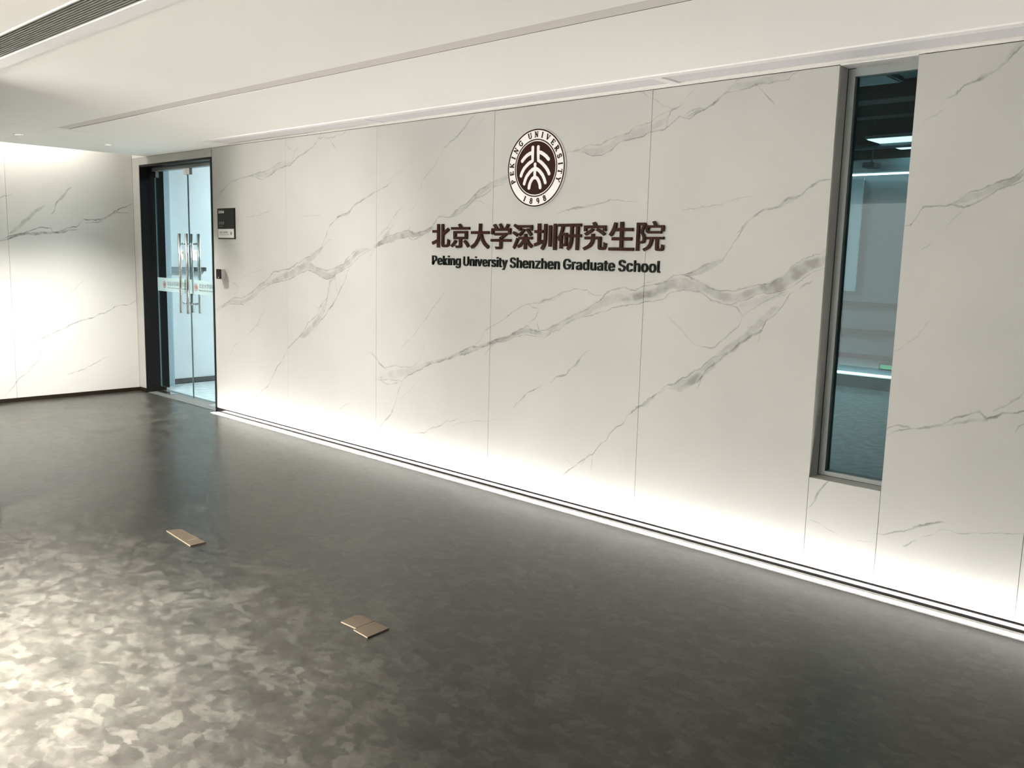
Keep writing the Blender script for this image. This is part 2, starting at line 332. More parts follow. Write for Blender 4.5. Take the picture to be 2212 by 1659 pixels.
VEINS_MAIN=[
(0,7,0.50,[1697,1962,1782,1997,1875,2060,2024,2121,2252,2140,2391,2163,2604,2187,2785,2233,2873,2242]),
(0,5,0.35,[1698,1999,1814,2040,1890,2067]),
(0,8,0.65,[2390,2142,2523,2108,2656,2151,2784,2186,2885,2208,2952,2208,3032,2259,3199,2308,3280,2335,3360,2400,3394,2432]),
(0,24,0.22,[2336,2151,2604,2153,2785,2213,2983,2229]),
(0,8,0.50,[3360,2393,3494,2389,3655,2394,3708,2427]),
(0,6,0.40,[3493,2384,3537,2344,3591,2290]),
(0,6,0.40,[2876,2388,2937,2344,3003,2314]),
(0,8,0.40,[2953,2211,2984,2256,3015,2313,3070,2332]),
(0,8,0.60,[3270,1510,3374,1551,3420,1616,3488,1713,3599,1783,3749,1831,3812,1879,4005,1947,4123,1980,4257,2022]),
(0,14,0.35,[3588,1783,3685,1807,3759,1831]),
(0,7,0.40,[2269,1801,2448,1817,2648,1849]),
(0,4,0.30,[3120,1801,3273,1799,3399,1824]),
(0,5,0.40,[1475,2369,1586,2392,1649,2418]),
(0,5,0.20,[1776,1517,1958,1568,2232,1567]),
(0,8,0.55,[1705,981,1871,1031,2013,1089,2149,1086,2321,1154,2562,1269,2687,1349,2875,1364,3025,1413,3155,1457,3359,1535,3480,1614]),
(0,7,0.60,[1725,967,1971,1037,2166,1038,2320,1105,2578,1222,2874,1281,3073,1342,3169,1372,3295,1349,3462,1306,3537,1339,3655,1377,3741,1405,3867,1492,4003,1544]),
(0,36,0.42,[2579,1242,2874,1322,3073,1378,3186,1408,3311,1367,3463,1341,3596,1384,3741,1448,3922,1543]),
(0,16,0.30,[1725,972,1992,1058,2148,1061,2339,1135,2579,1246]),
(0,20,0.35,[3171,1444,3297,1490,3389,1544]),
(0,8,0.55,[3233,1427,3295,1393,3418,1379,3538,1396,3669,1429,3727,1481,3839,1542]),
(0,9,0.70,[3274,892,3352,960,3445,1047,3536,1122,3595,1195,3669,1284,3726,1371]),
(0,7,0.60,[2230,108,2423,264,2591,374,2683,501,2790,589,2878,702,3031,799,3130,872,3195,950,3306,1011,3369,1095,3476,1180,3522,1269]),
(0,30,0.38,[3080,822,3258,927,3415,1080,3567,1323,3581,1255]),
(0,8,0.30,[3307,1074,3385,1096,3476,1106]),
(0,6,0.50,[2233,769,2329,831,2424,886,2462,947,2536,1010]),
(0,5,0.40,[1922,564,2015,655,2076,690]),
(0,4,0.35,[2076,1212,2136,1254,2308,1328,2456,1352]),
(0,6,0.40,[2456,1352,2501,1344,2545,1321]),
(0,6,0.40,[1989,1229,2047,1221,2095,1193]),
(0,5,0.40,[2034,1120,2075,1172,2095,1203]),
(1,5,0.35,[2560,222,2567,292,2572,352]),
(0,6,0.35,[3530,250,3709,346,3767,363]),
(0,11,0.40,[4019,780,4080,735,4180,686]),
(0,5,0.30,[3964,762,4019,780]),
(0,5,0.18,[3023,1277,3071,1215,3198,1113]),
(0,5,0.30,[3976,1436,4003,1495,4056,1544]),
(0,7,0.55,[4007,1551,4086,1587,4174,1628,4336,1676,4440,1689,4492,1669,4603,1676,4692,1701,4740,1746,4759,1771,4826,1774,4882,1782,4982,1843,5072,1884,5150,1942,5227,1975,5319,2001,5369,2011]),
(0,6,0.50,[4007,1544,4086,1580,4207,1595,4336,1629,4441,1643,4493,1623,4604,1656,4692,1689]),
(0,24,0.50,[4075,1587,4207,1615,4336,1649,4461,1663,4604,1666,4692,1692]),
(0,6,0.60,[4882,1773,4947,1781,5046,1841,5116,1895,5211,1916,5279,1949,5387,1975]),
(0,22,0.35,[4873,1779,4974,1812,5089,1883,5193,1946,5286,1973,5402,1998]),
(0,5,0.32,[4470,1814,4530,1878,4539,1942,4598,2023,4656,2072,4732,2150,4825,2234]),
(0,9,0.50,[4816,2229,4871,2271,4935,2297,5006,2352,5058,2407,5110,2426]),
(0,8,0.35,[4074,1628,4119,1656,4207,1710,4271,1777,4376,1855]),
(0,9,0.25,[4207,1676,4271,1730,4303,1776]),
(0,26,0.30,[4108,1587,4174,1628,4229,1669]),
(0,4,0.40,[5090,1874,5143,1876,5204,1862,5248,1834]),
(0,4,0.15,[4128,1995,4331,2093,4515,2200,4670,2391]),
(0,4,0.25,[5095,2333,5180,2397]),
(1,5,0.40,[4441,1669,4456,1715]),
(0,9,0.40,[4013,766,4088,727,4190,682]),
(0,6,0.30,[4132,593,4176,635,4205,693]),
(0,7,0.65,[4118,582,4248,602,4376,612,4431,645,4566,700,4683,756,4811,799,4934,836,5077,908,5217,928,5284,959,5361,993,5526,1049]),
(0,6,0.55,[4785,792,4959,839,5102,885,5273,950,5395,976,5527,1034]),
(0,17,0.35,[4670,767,4811,803,4959,847,5101,898,5273,950,5522,1041]),
(0,34,0.18,[4132,602,4305,649,4444,682,4565,722,4683,760]),
(0,8,0.40,[4190,682,4304,708,4457,719,4525,735,4578,776]),
(0,10,0.35,[4133,584,4206,560,4348,595]),
(1,5,0.20,[4577,793,4616,867,4622,919]),
(0,7,0.60,[4000,113,4090,194,4178,273,4279,371,4321,478,4348,545,4389,613]),
(0,6,0.50,[4491,234,4639,266,4794,338,4870,380,4969,408]),
(0,4,0.35,[4847,285,4970,382,5277,440,5345,462]),
(0,5,0.40,[4495,926,4574,1020,4690,1131,4740,1176,4826,1264]),
(0,6,0.40,[4373,854,4441,900,4482,903]),
(0,4,0.45,[5124,920,5181,974,5225,1034,5303,1072,5496,1187]),
(0,4,0.40,[5219,835,5235,881,5263,916,5307,952]),
(0,5,0.25,[4251,284,4323,267]),
(0,6,0.22,[4363,465,4418,508,4527,593]),
(0,6,0.60,[5279,961,5359,991,5576,1076,5605,1090,5636,1070,5704,1064,5769,1085,5825,1106,5881,1142,5983,1186,6082,1240,6152,1285,6209,1324,6246,1346,6333,1365,6407,1353,6466,1380,6611,1410]),
(0,5,0.55,[5279,949,5399,983,5577,1037,5683,1034,5756,1029,5798,1071,5869,1098,5950,1147,6084,1188,6201,1226,6308,1258,6400,1268,6489,1288,6619,1319]),
(0,17,0.40,[5279,958,5438,1015,5606,1062,5755,1051,5812,1094]),
(0,30,0.28,[5769,1080,5881,1126,6017,1189,6147,1259,6242,1295,6367,1316,6487,1332,6616,1362]),
(0,44,0.22,[6337,1295,6487,1332,6616,1362]),
(0,5,0.50,[5276,1060,5402,1132,5495,1184,5608,1229,5689,1239,5775,1271,5859,1308,5969,1339,6063,1348,6098,1319,6157,1316]),
(0,4,0.55,[5620,1108,5663,1149,5688,1184,5694,1207]),
(0,6,0.45,[5608,1224,5639,1206,5698,1204]),
(1,4,0.40,[5704,1064,5684,1096,5671,1128]),
(0,12,0.20,[5660,1238,5769,1265,5874,1303]),
(0,5,0.35,[5576,639,5621,673,5681,698,5753,746]),
(0,7,0.60,[5811,767,5846,796,5930,827,5990,882,6042,941,6088,982]),
(0,12,0.30,[5990,877,6016,906,6042,941]),
(0,3,0.20,[6088,982,6119,1017]),
(0,6,0.50,[5498,562,5555,610,5611,666,5681,698]),
(0,5,0.50,[5851,2139,5953,2137,6050,2168,6128,2167,6230,2197,6303,2206,6365,2237,6452,2258,6536,2293,6594,2312]),
(0,6,0.65,[6023,2121,6131,2108,6187,2119,6278,2172,6368,2180,6455,2209,6558,2215,6582,2234,6646,2277,6704,2258,6759,2280,6804,2309,6887,2347,6937,2394,6965,2417]),
(0,24,0.24,[5953,2137,6139,2137,6277,2186,6453,2230,6571,2269,6602,2315]),
(0,6,0.40,[6663,2268,6702,2292,6781,2305]),
(0,10,0.40,[6679,2267,6774,2292,6842,2326,6931,2376]),
(0,6,0.50,[6924,2370,7035,2371,7091,2397,7176,2396,7245,2392,7297,2423]),
(0,20,0.22,[6930,2389,7041,2393,7147,2409,7250,2416]),
(0,5,0.50,[7092,2384,7131,2335,7184,2286]),
(0,5,0.35,[6390,2426,6435,2400,6515,2357,6594,2309]),
(0,5,0.40,[6594,2312,6659,2330]),
(1,6,0.45,[6561,2222,6572,2255,6594,2315]),
(0,5,0.25,[6665,2363,6727,2404]),
(0,6,0.45,[5825,1786,5886,1805,6028,1818,6135,1831,6201,1852,6387,1840]),
(0,10,0.40,[5927,1808,6008,1812,6077,1815]),
(0,5,0.35,[6692,1794,6853,1798,6953,1827,7079,1843]),
(0,9,0.60,[7039,1678,7080,1731,7170,1789,7247,1801,7287,1832,7328,1831,7391,1885,7487,1919]),
(0,15,0.30,[7227,1795,7288,1822,7341,1836]),
(0,7,0.60,[6716,1449,6829,1488,6938,1536,6974,1577,7003,1622,7038,1667,7084,1722]),
(0,20,0.40,[6730,1444,6810,1470,6889,1495,6939,1530]),
(0,6,0.60,[6370,1351,6445,1373,6519,1388,6591,1403,6660,1441,6716,1449,6800,1422,6869,1390,6936,1381,7032,1386,7125,1395,7214,1421,7278,1445,7326,1506,7353,1523,7488,1589]),
(0,6,0.55,[6375,1263,6473,1287,6596,1312,6679,1364,6734,1373,6817,1365,6887,1321,7005,1304,7098,1332,7188,1370,7282,1386,7360,1427,7436,1477,7488,1511]),
(0,34,0.40,[6373,1307,6521,1345,6662,1400,6801,1393,6924,1358,7003,1344,7097,1360,7186,1392]),
(0,40,0.55,[7174,1392,7274,1418,7329,1463,7411,1509,7496,1553]),
(0,14,0.40,[7221,1416,7278,1445,7327,1496]),
(0,6,0.50,[7005,1304,7058,1279,7091,1253]),
(0,5,0.40,[7091,1253,7133,1283,7220,1344,7306,1387]),
(0,20,0.20,[7069,1302,7131,1311,7214,1349,7306,1376]),
(0,6,0.40,[7374,1400,7439,1438]),
(0,8,0.70,[6834,878,6897,957,6960,1005,7028,1064,7112,1135,7189,1192,7215,1244,7267,1275,7308,1349,7330,1377]),
(0,6,0.50,[6856,1072,6942,1086,7003,1143,7070,1206,7091,1253]),
(0,7,0.65,[6467,702,6555,764,6646,844,6689,849,6803,929,6843,952,6920,1019,7022,1058]),
(0,30,0.36,[6696,838,6832,908,6935,997,6990,1055,7058,1102,7140,1188,7197,1243,7265,1302]),
(0,22,0.35,[6725,829,6806,881,6845,922]),
(0,5,0.40,[7102,1197,7169,1204]),
(1,5,0.40,[7169,1128,7182,1157,7177,1177]),
(1,7,0.35,[6836,849,6854,887,6865,924]),
(0,7,0.18,[6597,1306,6638,1218,6734,1146,6821,1087,6890,1069]),
(0,8,0.30,[6467,1392,6539,1413]),
(0,6,0.60,[5830,117,5916,187,6012,268,6075,321,6162,372,6191,418,6244,467,6272,516,6313,557,6371,590,6392,633,6464,696,6525,733,6578,782,6648,824]),
(0,11,0.30,[6464,696,6525,723,6589,788]),
(1,4,0.40,[6155,253,6141,276,6152,319,6162,367]),
(0,6,0.30,[6063,290,6094,324]),
(0,4,0.25,[5944,308,6012,268]),
(0,7,0.65,[7978,2228,8008,2244,8037,2279,8111,2309,8165,2329,8209,2381,8254,2416]),
(0,13,0.40,[8087,2301,8111,2311,8140,2324]),
(0,14,0.30,[8164,2339,8208,2386,8252,2431]),
(0,6,0.60,[8049,1800,8119,1842,8178,1868,8246,1892,8301,1932]),
(0,6,0.70,[7841,1694,7874,1711,7914,1774,7974,1784,8028,1789,8078,1774,8113,1787,8158,1814,8224,1861,8300,1884]),
(0,15,0.35,[8039,1794,8121,1820,8180,1851,8298,1906]),
(0,5,0.25,[8006,1676,8035,1721,8079,1766]),
(0,4,0.20,[7852,2103,7888,2134,7971,2188]),
(0,4,0.25,[7924,1595,7978,1622]),
(0,12,0.30,[8228,1871,8297,1916,8340,1967]),
(0,7,0.50,[7836,780,7887,814,7943,803]),
(0,7,0.70,[7842,752,7901,790,7979,802,8071,835,8135,882,8222,912,8257,887,8302,918,8390,942,8462,975]),
(0,10,0.45,[8071,829,8181,870,8257,884,8303,912]),
(0,5,0.50,[8270,919,8315,955,8363,997,8385,1035]),
(0,5,0.30,[7840,1144,7892,1177,7947,1231,7989,1296]),
(1,5,0.40,[8379,846,8385,877,8408,904]),
(1,8,0.55,[7501,337,7532,377,7556,438,7591,490]),
(0,4,0.35,[7511,282,7569,267,7616,245,7661,239]),
(0,4,0.35,[7748,224,7832,239]),
(0,6,0.60,[7843,285,7913,310,7966,333,8021,367,8054,385,8123,401]),
(0,9,0.40,[8012,362,8054,381,8123,401]),
(0,5,0.50,[7963,253,7990,276,8022,305]),
(0,4,0.40,[8021,315,8082,335,8117,369,8172,374,8304,401,8429,433])]
VEINS_LEFT=[
(0,9,0.80,[-1277,1558,-1189,1593,-1056,1629,-933,1681,-826,1686,-798,1638,-670,1692,-574,1712,-506,1781,-342,1789,-134,1918,7,1977]),
(0,14,0.72,[-1278,1543,-1056,1613,-829,1637,-591,1679]),
(0,22,0.41,[-1188,1624,-1127,1673,-1003,1790,-878,1892]),
(0,12,0.51,[-804,1832,-737,1948,-621,2086]),
(0,7,0.58,[-1343,1919,-1257,1947,-1154,1993]),
(0,9,0.51,[-508,1748,-343,1772,-170,1882,-50,1871]),
(0,8,0.65,[-1093,581,-954,606,-714,713,-550,774,-347,836,-225,902,-103,917,5,968]),
(0,8,0.51,[-1312,73,-1202,194,-996,393,-892,620]),
(0,7,0.51,[-736,222,-571,278,-331,383]),
(0,6,0.29,[-896,869,-651,1063,-532,1180])]

# ------------------------------------------------------------------ floor
S(box('floor', M['floor'], (-1.2, 14, -9, .12, -.12, 0)))
S(box('floor_rear', M['floorrear'], (-1.2, 14, .1205, 8.2, -.12, 0)))

# ------------------------------------------------------------------ marble wall behind the sign
wb = S(empty('wall_back', (6, 0, 0)))
core = MB()
core.box(-.2, .172, .007, .24, 0, 2.6).box(.172, 1.669, .007, .24, 2.352, 2.6).box(1.669, 7.47, .007, .24, 0, 2.6)
core.box(7.47, 7.865, .10, .24, 0, .47).box(7.47, 7.865, .007, .10, 0, .47).box(7.865, 13.9, .007, .24, 0, 2.6)
core.build('wall_core', M['substrate'], wb)
G = .0009; ZT = H - .003; ZB = .042
PAN = [(.0, .172, ZB, ZT), (.172, 1.667, 2.352, ZT), (1.667, 2.885, ZB, ZT), (2.885, 4.08, ZB, ZT), (4.08, 5.275, ZB, ZT), (5.275, 6.467, ZB, ZT),
       (6.467, 7.494, ZB, ZT), (7.494, 7.842, ZB, .489), (7.842, 8.44, ZB, ZT), (8.44, 9.64, ZB, ZT), (9.64, 10.84, ZB, ZT), (10.84, 12.04, ZB, ZT), (12.04, 13.24, ZB, ZT)]
for (x0, x1, z0, z1) in PAN:
    near = 'marble panel %d' % int(x0 * 10)
    vs = VEINS_MAIN if x0 < 8.6 else []
    mm = marble(near, vs, False, x0, x1 + (.1 if abs(x1 - 7.494) < .01 else 0), z0, z1)
    mb = MB().box(x0 + G, x1 - G, 0, .02, z0, z1)
    if abs(x1 - 7.494) < .001: mb.box(7.474, x1 - G, .0205, .094, .47, z1)      # the return that lines the window reveal
    if z1 == .489: mb.box(x0 - G, x1 + G, .0205, .094, .47, .489)               # sill
    if abs(x0 - 7.842) < .001: mb.box(x0 + G, 7.862, .0205, .094, .47, z1)
    mb.build('marble_panel', mm, wb, bevel=.0006)
box('cove_end_board', M['wallpaint'], (.001, .334, 0, .02, ZT + .0005, 2.72), wb)
# skirting of the marble wall: stops at the dark door frame
S(box('baseboard_back', M['base'], (1.669, 13.9, -.004, .018, .0, .0405)))
S(MB().box(.002, .170, -.010, .018, 0, .038).build('baseboard_corner', M['basem']))

# ------------------------------------------------------------------ left wall
wl = S(empty('wall_left', (0, -1.3, 0)))
box('wall_core', M['substrate'], (-.2, -.007, -2.7, .02, 0, 2.74), wl)
for (y0, y1) in ((-1.205, 0.0), (-2.405, -1.205), (-2.7, -2.405)):
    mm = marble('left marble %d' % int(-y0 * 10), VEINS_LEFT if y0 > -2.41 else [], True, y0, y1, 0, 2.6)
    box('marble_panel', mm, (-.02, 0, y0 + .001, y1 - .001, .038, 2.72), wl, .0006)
S(box('baseboard_left', M['basem'], (-.018, .010, -2.7, -.0105, 0, .038)))

# wall that closes the left bay towards the lobby; its dark skirting just shows at the left edge
wf = S(box('wall_front', M['darkpaint'], (-.2, 3.795, -2.78, -2.51, .0, 2.42)))
S(MB().box(.01, 3.806, -2.509, -2.50, 0, .05).box(3.796, 3.806, -2.78, -2.509, 0, .05).build('baseboard_front', M['basem']))

# lobby walls beyond the frame
S(box('wall_right', M['wallpaint'], (13.6, 13.8, -9, .02, 0, 2.6)))
S(box('wall_lobby', M['wallpaint'], (1.2, 1.4, -9, -2.79, 0, 2.6)))

S(box('wall_light_block', M['wallpaint'], (8.0, 13.6, -5.6, -5.4, 0, 2.42)))  # unseen wall added to block light from the marble wall's right end

# ------------------------------------------------------------------ ceiling
ce = S(empty('ceiling', (6, -2, H)))
T = H + .03
XS = [.333, 1.77, 2.85, 13.59]
def cpanel(x0, x1, y0, y1, z0=H, z1=T, m='ceiling', n='ceiling_panel'):
    return box(n, M[m], (x0, x1, y0, y1, z0, z1), ce)
g = .0001
def cut(xa, xb, y0, y1):
    cuts = [xa] + [q for q in XS[1:3] if xa < q < xb] + [xb]
    for a, b_ in zip(cuts, cuts[1:]):
        dz = 0 if a > 1.7 else -.0012
        cpanel(a + g, b_ - g, y0, y1, H + dz)
cut(.333, 2.06, -.31, -.0)
cpanel(2.061, 13.59, -.045, -.0)
cut(.333, 13.59, -1.28, -.311)
cut(.333, 1.815, -1.38, -1.281)
cut(.333, 13.59, -2.445, -1.381)
cut(.333, 3.9, -2.50, -2.446)
cpanel(3.901, 13.59, -9, -2.70); cpanel(1.42, 3.9, -9, -2.79)
cpanel(9.901, 13.59, -2.699, -2.446)
cpanel(.333, 1.77, -2.79, -2.5, H - .004) if False else None
box('cove_lid', M['ceiling'], (-.2, .42, -2.7, .02, 2.73, 2.78), ce)
box('cove_lip', M['ceiling'], (.335, .36, -2.7, -.001, H + .031, 2.73), ce)
box('ceiling_deck', M['substrate'], (.37, 13.6, -9, .02, 2.66, 2.72), ce)
# wide slot along the marble wall: cover boards between white trims
tr = MB().box(2.06, 13.59, -.31, -.252, H - .006, H + .02); tr.build('slot_trim', M['trimwhite'], ce, bevel=.003)
joints = [2.075, 4.215, 6.64, 9.05, 11.45, 13.58]
for a, b_ in zip(joints, joints[1:]):
    wide = .028 if abs(b_ - 6.64) < .01 else .012
    wide0 = .028 if abs(a - 6.64) < .01 else .012
    box('slot_cover', M['slot'], (a + wide0, b_ - wide, -.248, -.055, H + .008, H + .016), ce, .001)
for a in joints:
    wd = .026 if abs(a - 6.64) < .01 else .010
    box('slot_mullion', M['trimwhite'], (a - wd, a + wd, -.2515, -.0465, H + .001, H + .02), ce, .001)
box('slot_back', M['groove'], (2.06, 13.59, -.2515, -.0465, H + .021, H + .03), ce)
# second groove
box('groove_back', M['groove'], (1.816, 13.59, -1.379, -1.2865, H + .0015, H + .03), ce)
box('groove_shade_line', M['substrate'], (1.816, 13.59, -1.286, -1.2812, H + .0012, H + .03), ce)  # dark strip standing in for the shade line along the groove edge
# strip above the window recess
S(box('trim_1', M['trimwhite'], (7.495, 7.841, .001, .096, ZT, ZT + .03)))

# linear air grille
gr = empty('air_grille', (6.9, -2.57, H)); tag(gr, 'long grey linear air grille with lengthwise slats in the ceiling', 'vent')
fr = MB().box(3.93, 9.9, -2.530, -2.446, H - .005, H + .02).box(3.93, 9.9, -2.698, -2.690, H - .005, H + .02).box(3.902, 3.93, -2.698, -2.446, H - .005, H + .02).box(9.87, 9.9, -2.69, -2.53, H - .005, H + .02)
fr.build('grille_frame', M['trimwhite'], gr, bevel=.001)
box('grille_back', mat('grey grille lining', (.12, .12, .11), .8), (3.93, 9.87, -2.69, -2.53, H + .03, H + .034), gr)
M['slat'] = mat('grey slat paint', (.30, .30, .28), .5)
for i in range(11):
    y = -2.684 + i * .0148
    mbs = MB(); mbs.v = [(x, y + a, H + b_) for x in (3.932, 9.868) for (a, b_) in ((0, .0), (.006, .0), (.0125, .018), (.0065, .018))]
    mbs.f = [(0, 1, 2, 3), (7, 6, 5, 4), (0, 4, 5, 1), (1, 5, 6, 2), (2, 6, 7, 3), (3, 7, 4, 0)]
    mbs.build('slat', M['slat'], gr)

# downlights
LB = ['small recessed downlight in the white ceiling nearest the black framed door', 'small recessed downlight in the white ceiling nearest the left photo edge', 'small recessed downlight beside the wall that closes the left bay']
for (x, y), lb in zip(DOWN, LB):
    d = empty('downlight', (x, y, H)); tag(d, lb, 'downlight', 'downlights along the left wall')
    z = H - .004
    m_ = MB(); n = 32; rs = [(.038, z - .0), (.037, z - .006), (.031, z - .006), (.028, z + .0)]
    for r, zz in rs: m_.v += [(x + r * math.cos(2 * math.pi * i / n), y + r * math.sin(2 * math.pi * i / n), zz) for i in range(n)]
    for k in range(3):
        for i in range(n): m_.f.append((k * n + i, k * n + (i + 1) % n, (k + 1) * n + (i + 1) % n, (k + 1) * n + i))
    m_.build('trim_ring', M['trimwhite'], d, True)
    MB().tube((x, y, z - .0035), (x, y, z - .001), .027, 24).build('lens', M['lamp'], d)

# ------------------------------------------------------------------ strip lights
ls = empty('floor_light_strip', (7.7, -.055, 0)); tag(ls, 'glowing white strip light in the floor along the foot of the marble wall', 'strip light')
X0, X1 = 1.70, 13.5
box('light_diffuser', M['led'], (X0, X1, -.080, -.040, .001, .0045), ls)
MB().box(X0 - .01, X1, -.086, -.0805, .0002, .005).box(X0 - .01, X1, -.0395, -.006, .0002, .004).build('channel', M['trimwhite'], ls)
cs_ = empty('cove_light_strip', (.2, -1.5, 2.715)); tag(cs_, 'warm strip light tucked up inside the ceiling cove over the left wall', 'strip light')
box('light_diffuser', M['cove'], (.19, .23, -2.45, -.45, 2.712, 2.718), cs_)
box('channel', M['trimwhite'], (.18, .24, -2.46, -.44, 2.719, 2.729), cs_)
ws = empty('added_wall_fill', (WALL_FILL[0], WALL_FILL[1], H)); tag(ws, 'unseen added spotlight that brightens the wall beside the glass door', 'lamp')
MB().tube((WALL_FILL[0], WALL_FILL[1], H - .03), (WALL_FILL[0], WALL_FILL[1], H - .001), .05, 24).build('fill_spot_base', M['trimwhite'], ws)
MB().tube((WALL_FILL[0] + .02, WALL_FILL[1] - .03, H - .031), (WALL_FILL[0] + .005, WALL_FILL[1] - .008, H - .042), .035, 24).build('fill_spot_head', M['trimwhite'], ws)
for (x, y, e, an), lbl_ in zip(LOBBY_LAMPS, ['round lobby ceiling light nearest the camera side', 'round lobby ceiling light nearest the corner of the front wall', 'unseen round fill light added in the lobby nearest the inner lobby wall', 'unseen round fill light added in the lobby nearest the open side']):
    lp = empty('ceiling_light', (x, y, H)); tag(lp, lbl_, 'lamp', 'lobby ceiling lights')
    MB().ring((0, 0), .092, .11, 0, .018, 32).build('lamp_ring', M['trimwhite'], None)
    o = scene.collection.objects[-1] if False else bpy.data.objects[[q.name for q in bpy.data.objects if q.name.startswith('lamp_ring')][-1]]
    for v in o.data.vertices: v.co = (v.co.x + x, v.co.z + y, H - .018 + v.co.y)
    o.parent = lp; o.matrix_parent_inverse = Matrix.Translation(-lp.location)
    MB().tube((x, y, H - .006), (x, y, H - .002), .091, 32).build('lamp_lens', M['lamp'], lp)

# ------------------------------------------------------------------ glass door
dr = S(empty('door_1', (.92, .12, 0)))
fm = MB().box(.173, .190, -.006, .242, 0, 2.351).box(1.642, 1.668, -.006, .242, 0, 2.351).box(.190, 1.642, -.006, .242, 2.330, 2.351)
fm.build('door_frame', M['black'], dr, bevel=.001)
box('threshold', M['threshold'], (.190, 1.642, .0, .242, .0005, .004), dr)
hd = box('transom_rail', M['alu'], (.190, 1.642, .118, .182, 2.298, 2.3298), dr)
YG = .145
import os
try: SANS = bpy.data.fonts.load(os.path.join(bpy.utils.system_resource('DATAFILES'), 'fonts', 'Inter.woff2'))      # Blender's own interface font
except Exception: SANS = None
def glyphs(text, offset=0.0, ext=.01, res=3):
    c = bpy.data.curves.new('t', 'FONT'); c.body = text; c.extrude = ext; c.offset = offset; c.resolution_u = res; c.size = 1
    if SANS and all(ord(q) < 128 for q in text): c.font = SANS
    o = bpy.data.objects.new('t', c); scene.collection.objects.link(o)
    dg = bpy.context.evaluated_depsgraph_get(); me = bpy.data.meshes.new_from_object(o.evaluated_get(dg))
    bpy.data.objects.remove(o); bpy.data.curves.remove(c); return me
def bb(me):
    xs = [v.co.x for v in me.vertices]; ys = [v.co.y for v in me.vertices]; return min(xs), max(xs), min(ys), max(ys)
def place(me, tx, tz, y0, y1, flip=1):
    # me lies in its own x-y plane with depth z; tx / tz are (scale, shift)
    z0 = min(v.co.z for v in me.vertices); z1 = max(v.co.z for v in me.vertices)
    for v in me.vertices:
        x, y, z = v.co
        v.co = (x * tx[0] + tx[1], y1 + (y0 - y1) * (z - z0) / max(1e-6, z1 - z0), y * tz[0] + tz[1])
    me.update(); return me
def fit(text, rect, y0, y1, offset=0.0):
    me = glyphs(text, offset); a, b_, c, d = bb(me); x0, x1, z0, z1 = rect
    sx = (x1 - x0) / (b_ - a); sz = (z1 - z0) / (d - c)
    return place(me, (sx, x0 - a * sx), (sz, z0 - c * sz), y0, y1)
def merge(meshes):
    V_, F_ = [], []
    for me in meshes:
        k = len(V_); V_ += [tuple(v.co) for v in me.vertices]; F_ += [tuple(k + i for i in p.vertices) for p in me.polygons]
    m_ = MB(); m_.v = V_; m_.f = F_; return m_
for (xa, xb, side) in ((.206, .9155, -1), (.9185, 1.636, 1)):
    lf = box('door_leaf', M['glass'], (xa, xb, YG - .006, YG + .006, .018, 2.296), dr)
    lf['label'] = 'left glass leaf' if side < 0 else 'right glass leaf'
    ed = MB().box(xa - .0005, xa + .0015, YG - .0062, YG + .0062, .018, 2.296).box(xb - .0015, xb + .0005, YG - .0062, YG + .0062, .018, 2.296)
    ed.build('glass_edge', M['glassedge'], lf)
    xh = .917 + side * .075 - .012
    for yy, nm in ((YG - .062, 'outer'), (YG + .062, 'inner')):
        h = MB().tube((xh, yy, .88), (xh, yy, 1.665), .0148, 20)
        for zz in (1.565, .975): h.tube((xh, yy, zz), (xh, YG + (.007 if yy > YG else -.007), zz), .010, 12)
        h.build('pull_handle', M['steel'], lf, True)
    xo = xa if side < 0 else xb - .16
    # patch fittings
    pf = MB().box(xo, xo + .16, YG - .018, YG + .018, .012, .062); pf.build('bottom_patch', M['steel'], lf, bevel=.002)
    xt = (xb - .06) if side < 0 else xa
    MB().box(xt, xt + .06, YG - .016, YG + .016, 2.235, 2.296).build('top_patch', M['steel'], lf, bevel=.002)
    xt = xa if side < 0 else xb - .06
    MB().box(xt, xt + .05, YG - .016, YG + .016, 2.235, 2.296).build('top_patch', M['steel'], lf, bevel=.002)
    # frosted band with its printing
    box('frosted_band', M['film'], (xa + .002, xb - .002, YG - .0085, YG - .0068, 1.075, 1.214), lf)
    x_ = xa + .16 if side < 0 else xa + .125
    pr = MB().ring((x_, 1.145), .030, .037, YG - .0096, YG - .0088, 32).ring((x_, 1.145), 0, .022, YG - .0096, YG - .0088, 32)
    pr.build('printed_emblem', M['red'], lf)
    ms = [fit('\u5317\u4eac\u5927\u5b66\u6df1\u5733\u7814\u7a76\u751f\u9662', (x_ + .06, min(x_ + .56, xb - .01), 1.137, 1.182), YG - .0096, YG - .0088, .01),
          fit('Peking University Shenzhen Graduate School', (x_ + .06, min(x_ + .56, xb - .01), 1.106, 1.124), YG - .0096, YG - .0088)]
    merge(ms).build('printed_lettering', M['printd'], lf)
    xs_ = .715 if side < 0 else .985
    box('notice_sticker', M['platewhite'], (xs_, xs_ + .095, YG - .0085, YG - .0068, 1.408, 1.508), lf)
    me = merge([fit('\u63a8' if side < 0 else '\u62c9', (xs_ + .058, xs_ + .083, 1.464, 1.490), YG - .0095, YG - .0087)])
    me.build('sticker_print', M['print'], lf)
for (xa, xb) in ((.215, .50), (1.30, 1.60)):
    box('floor_spring_cover', M['steel'], (xa, xb, .085, .185, .0042, .0075), dr, .001)

# ------------------------------------------------------------------ tall window
wn = S(empty('window_1', (7.67, .11, .49)))
wf_ = MB().box(7.4955, 7.529, .0955, .15, .4905, 2.4235).box(7.816, 7.8405, .0955, .15, .4905, 2.4235).box(7.529, 7.816, .0955, .15, 2.388, 2.4590).box(7.529, 7.816, .0955, .15, .4905, .512)
wf_.build('window_frame', M['alu'], wn, bevel=.001)
box('window_pane', M['winglass'], (7.5295, 7.8155, .119, .127, .5125, 2.3875), wn)

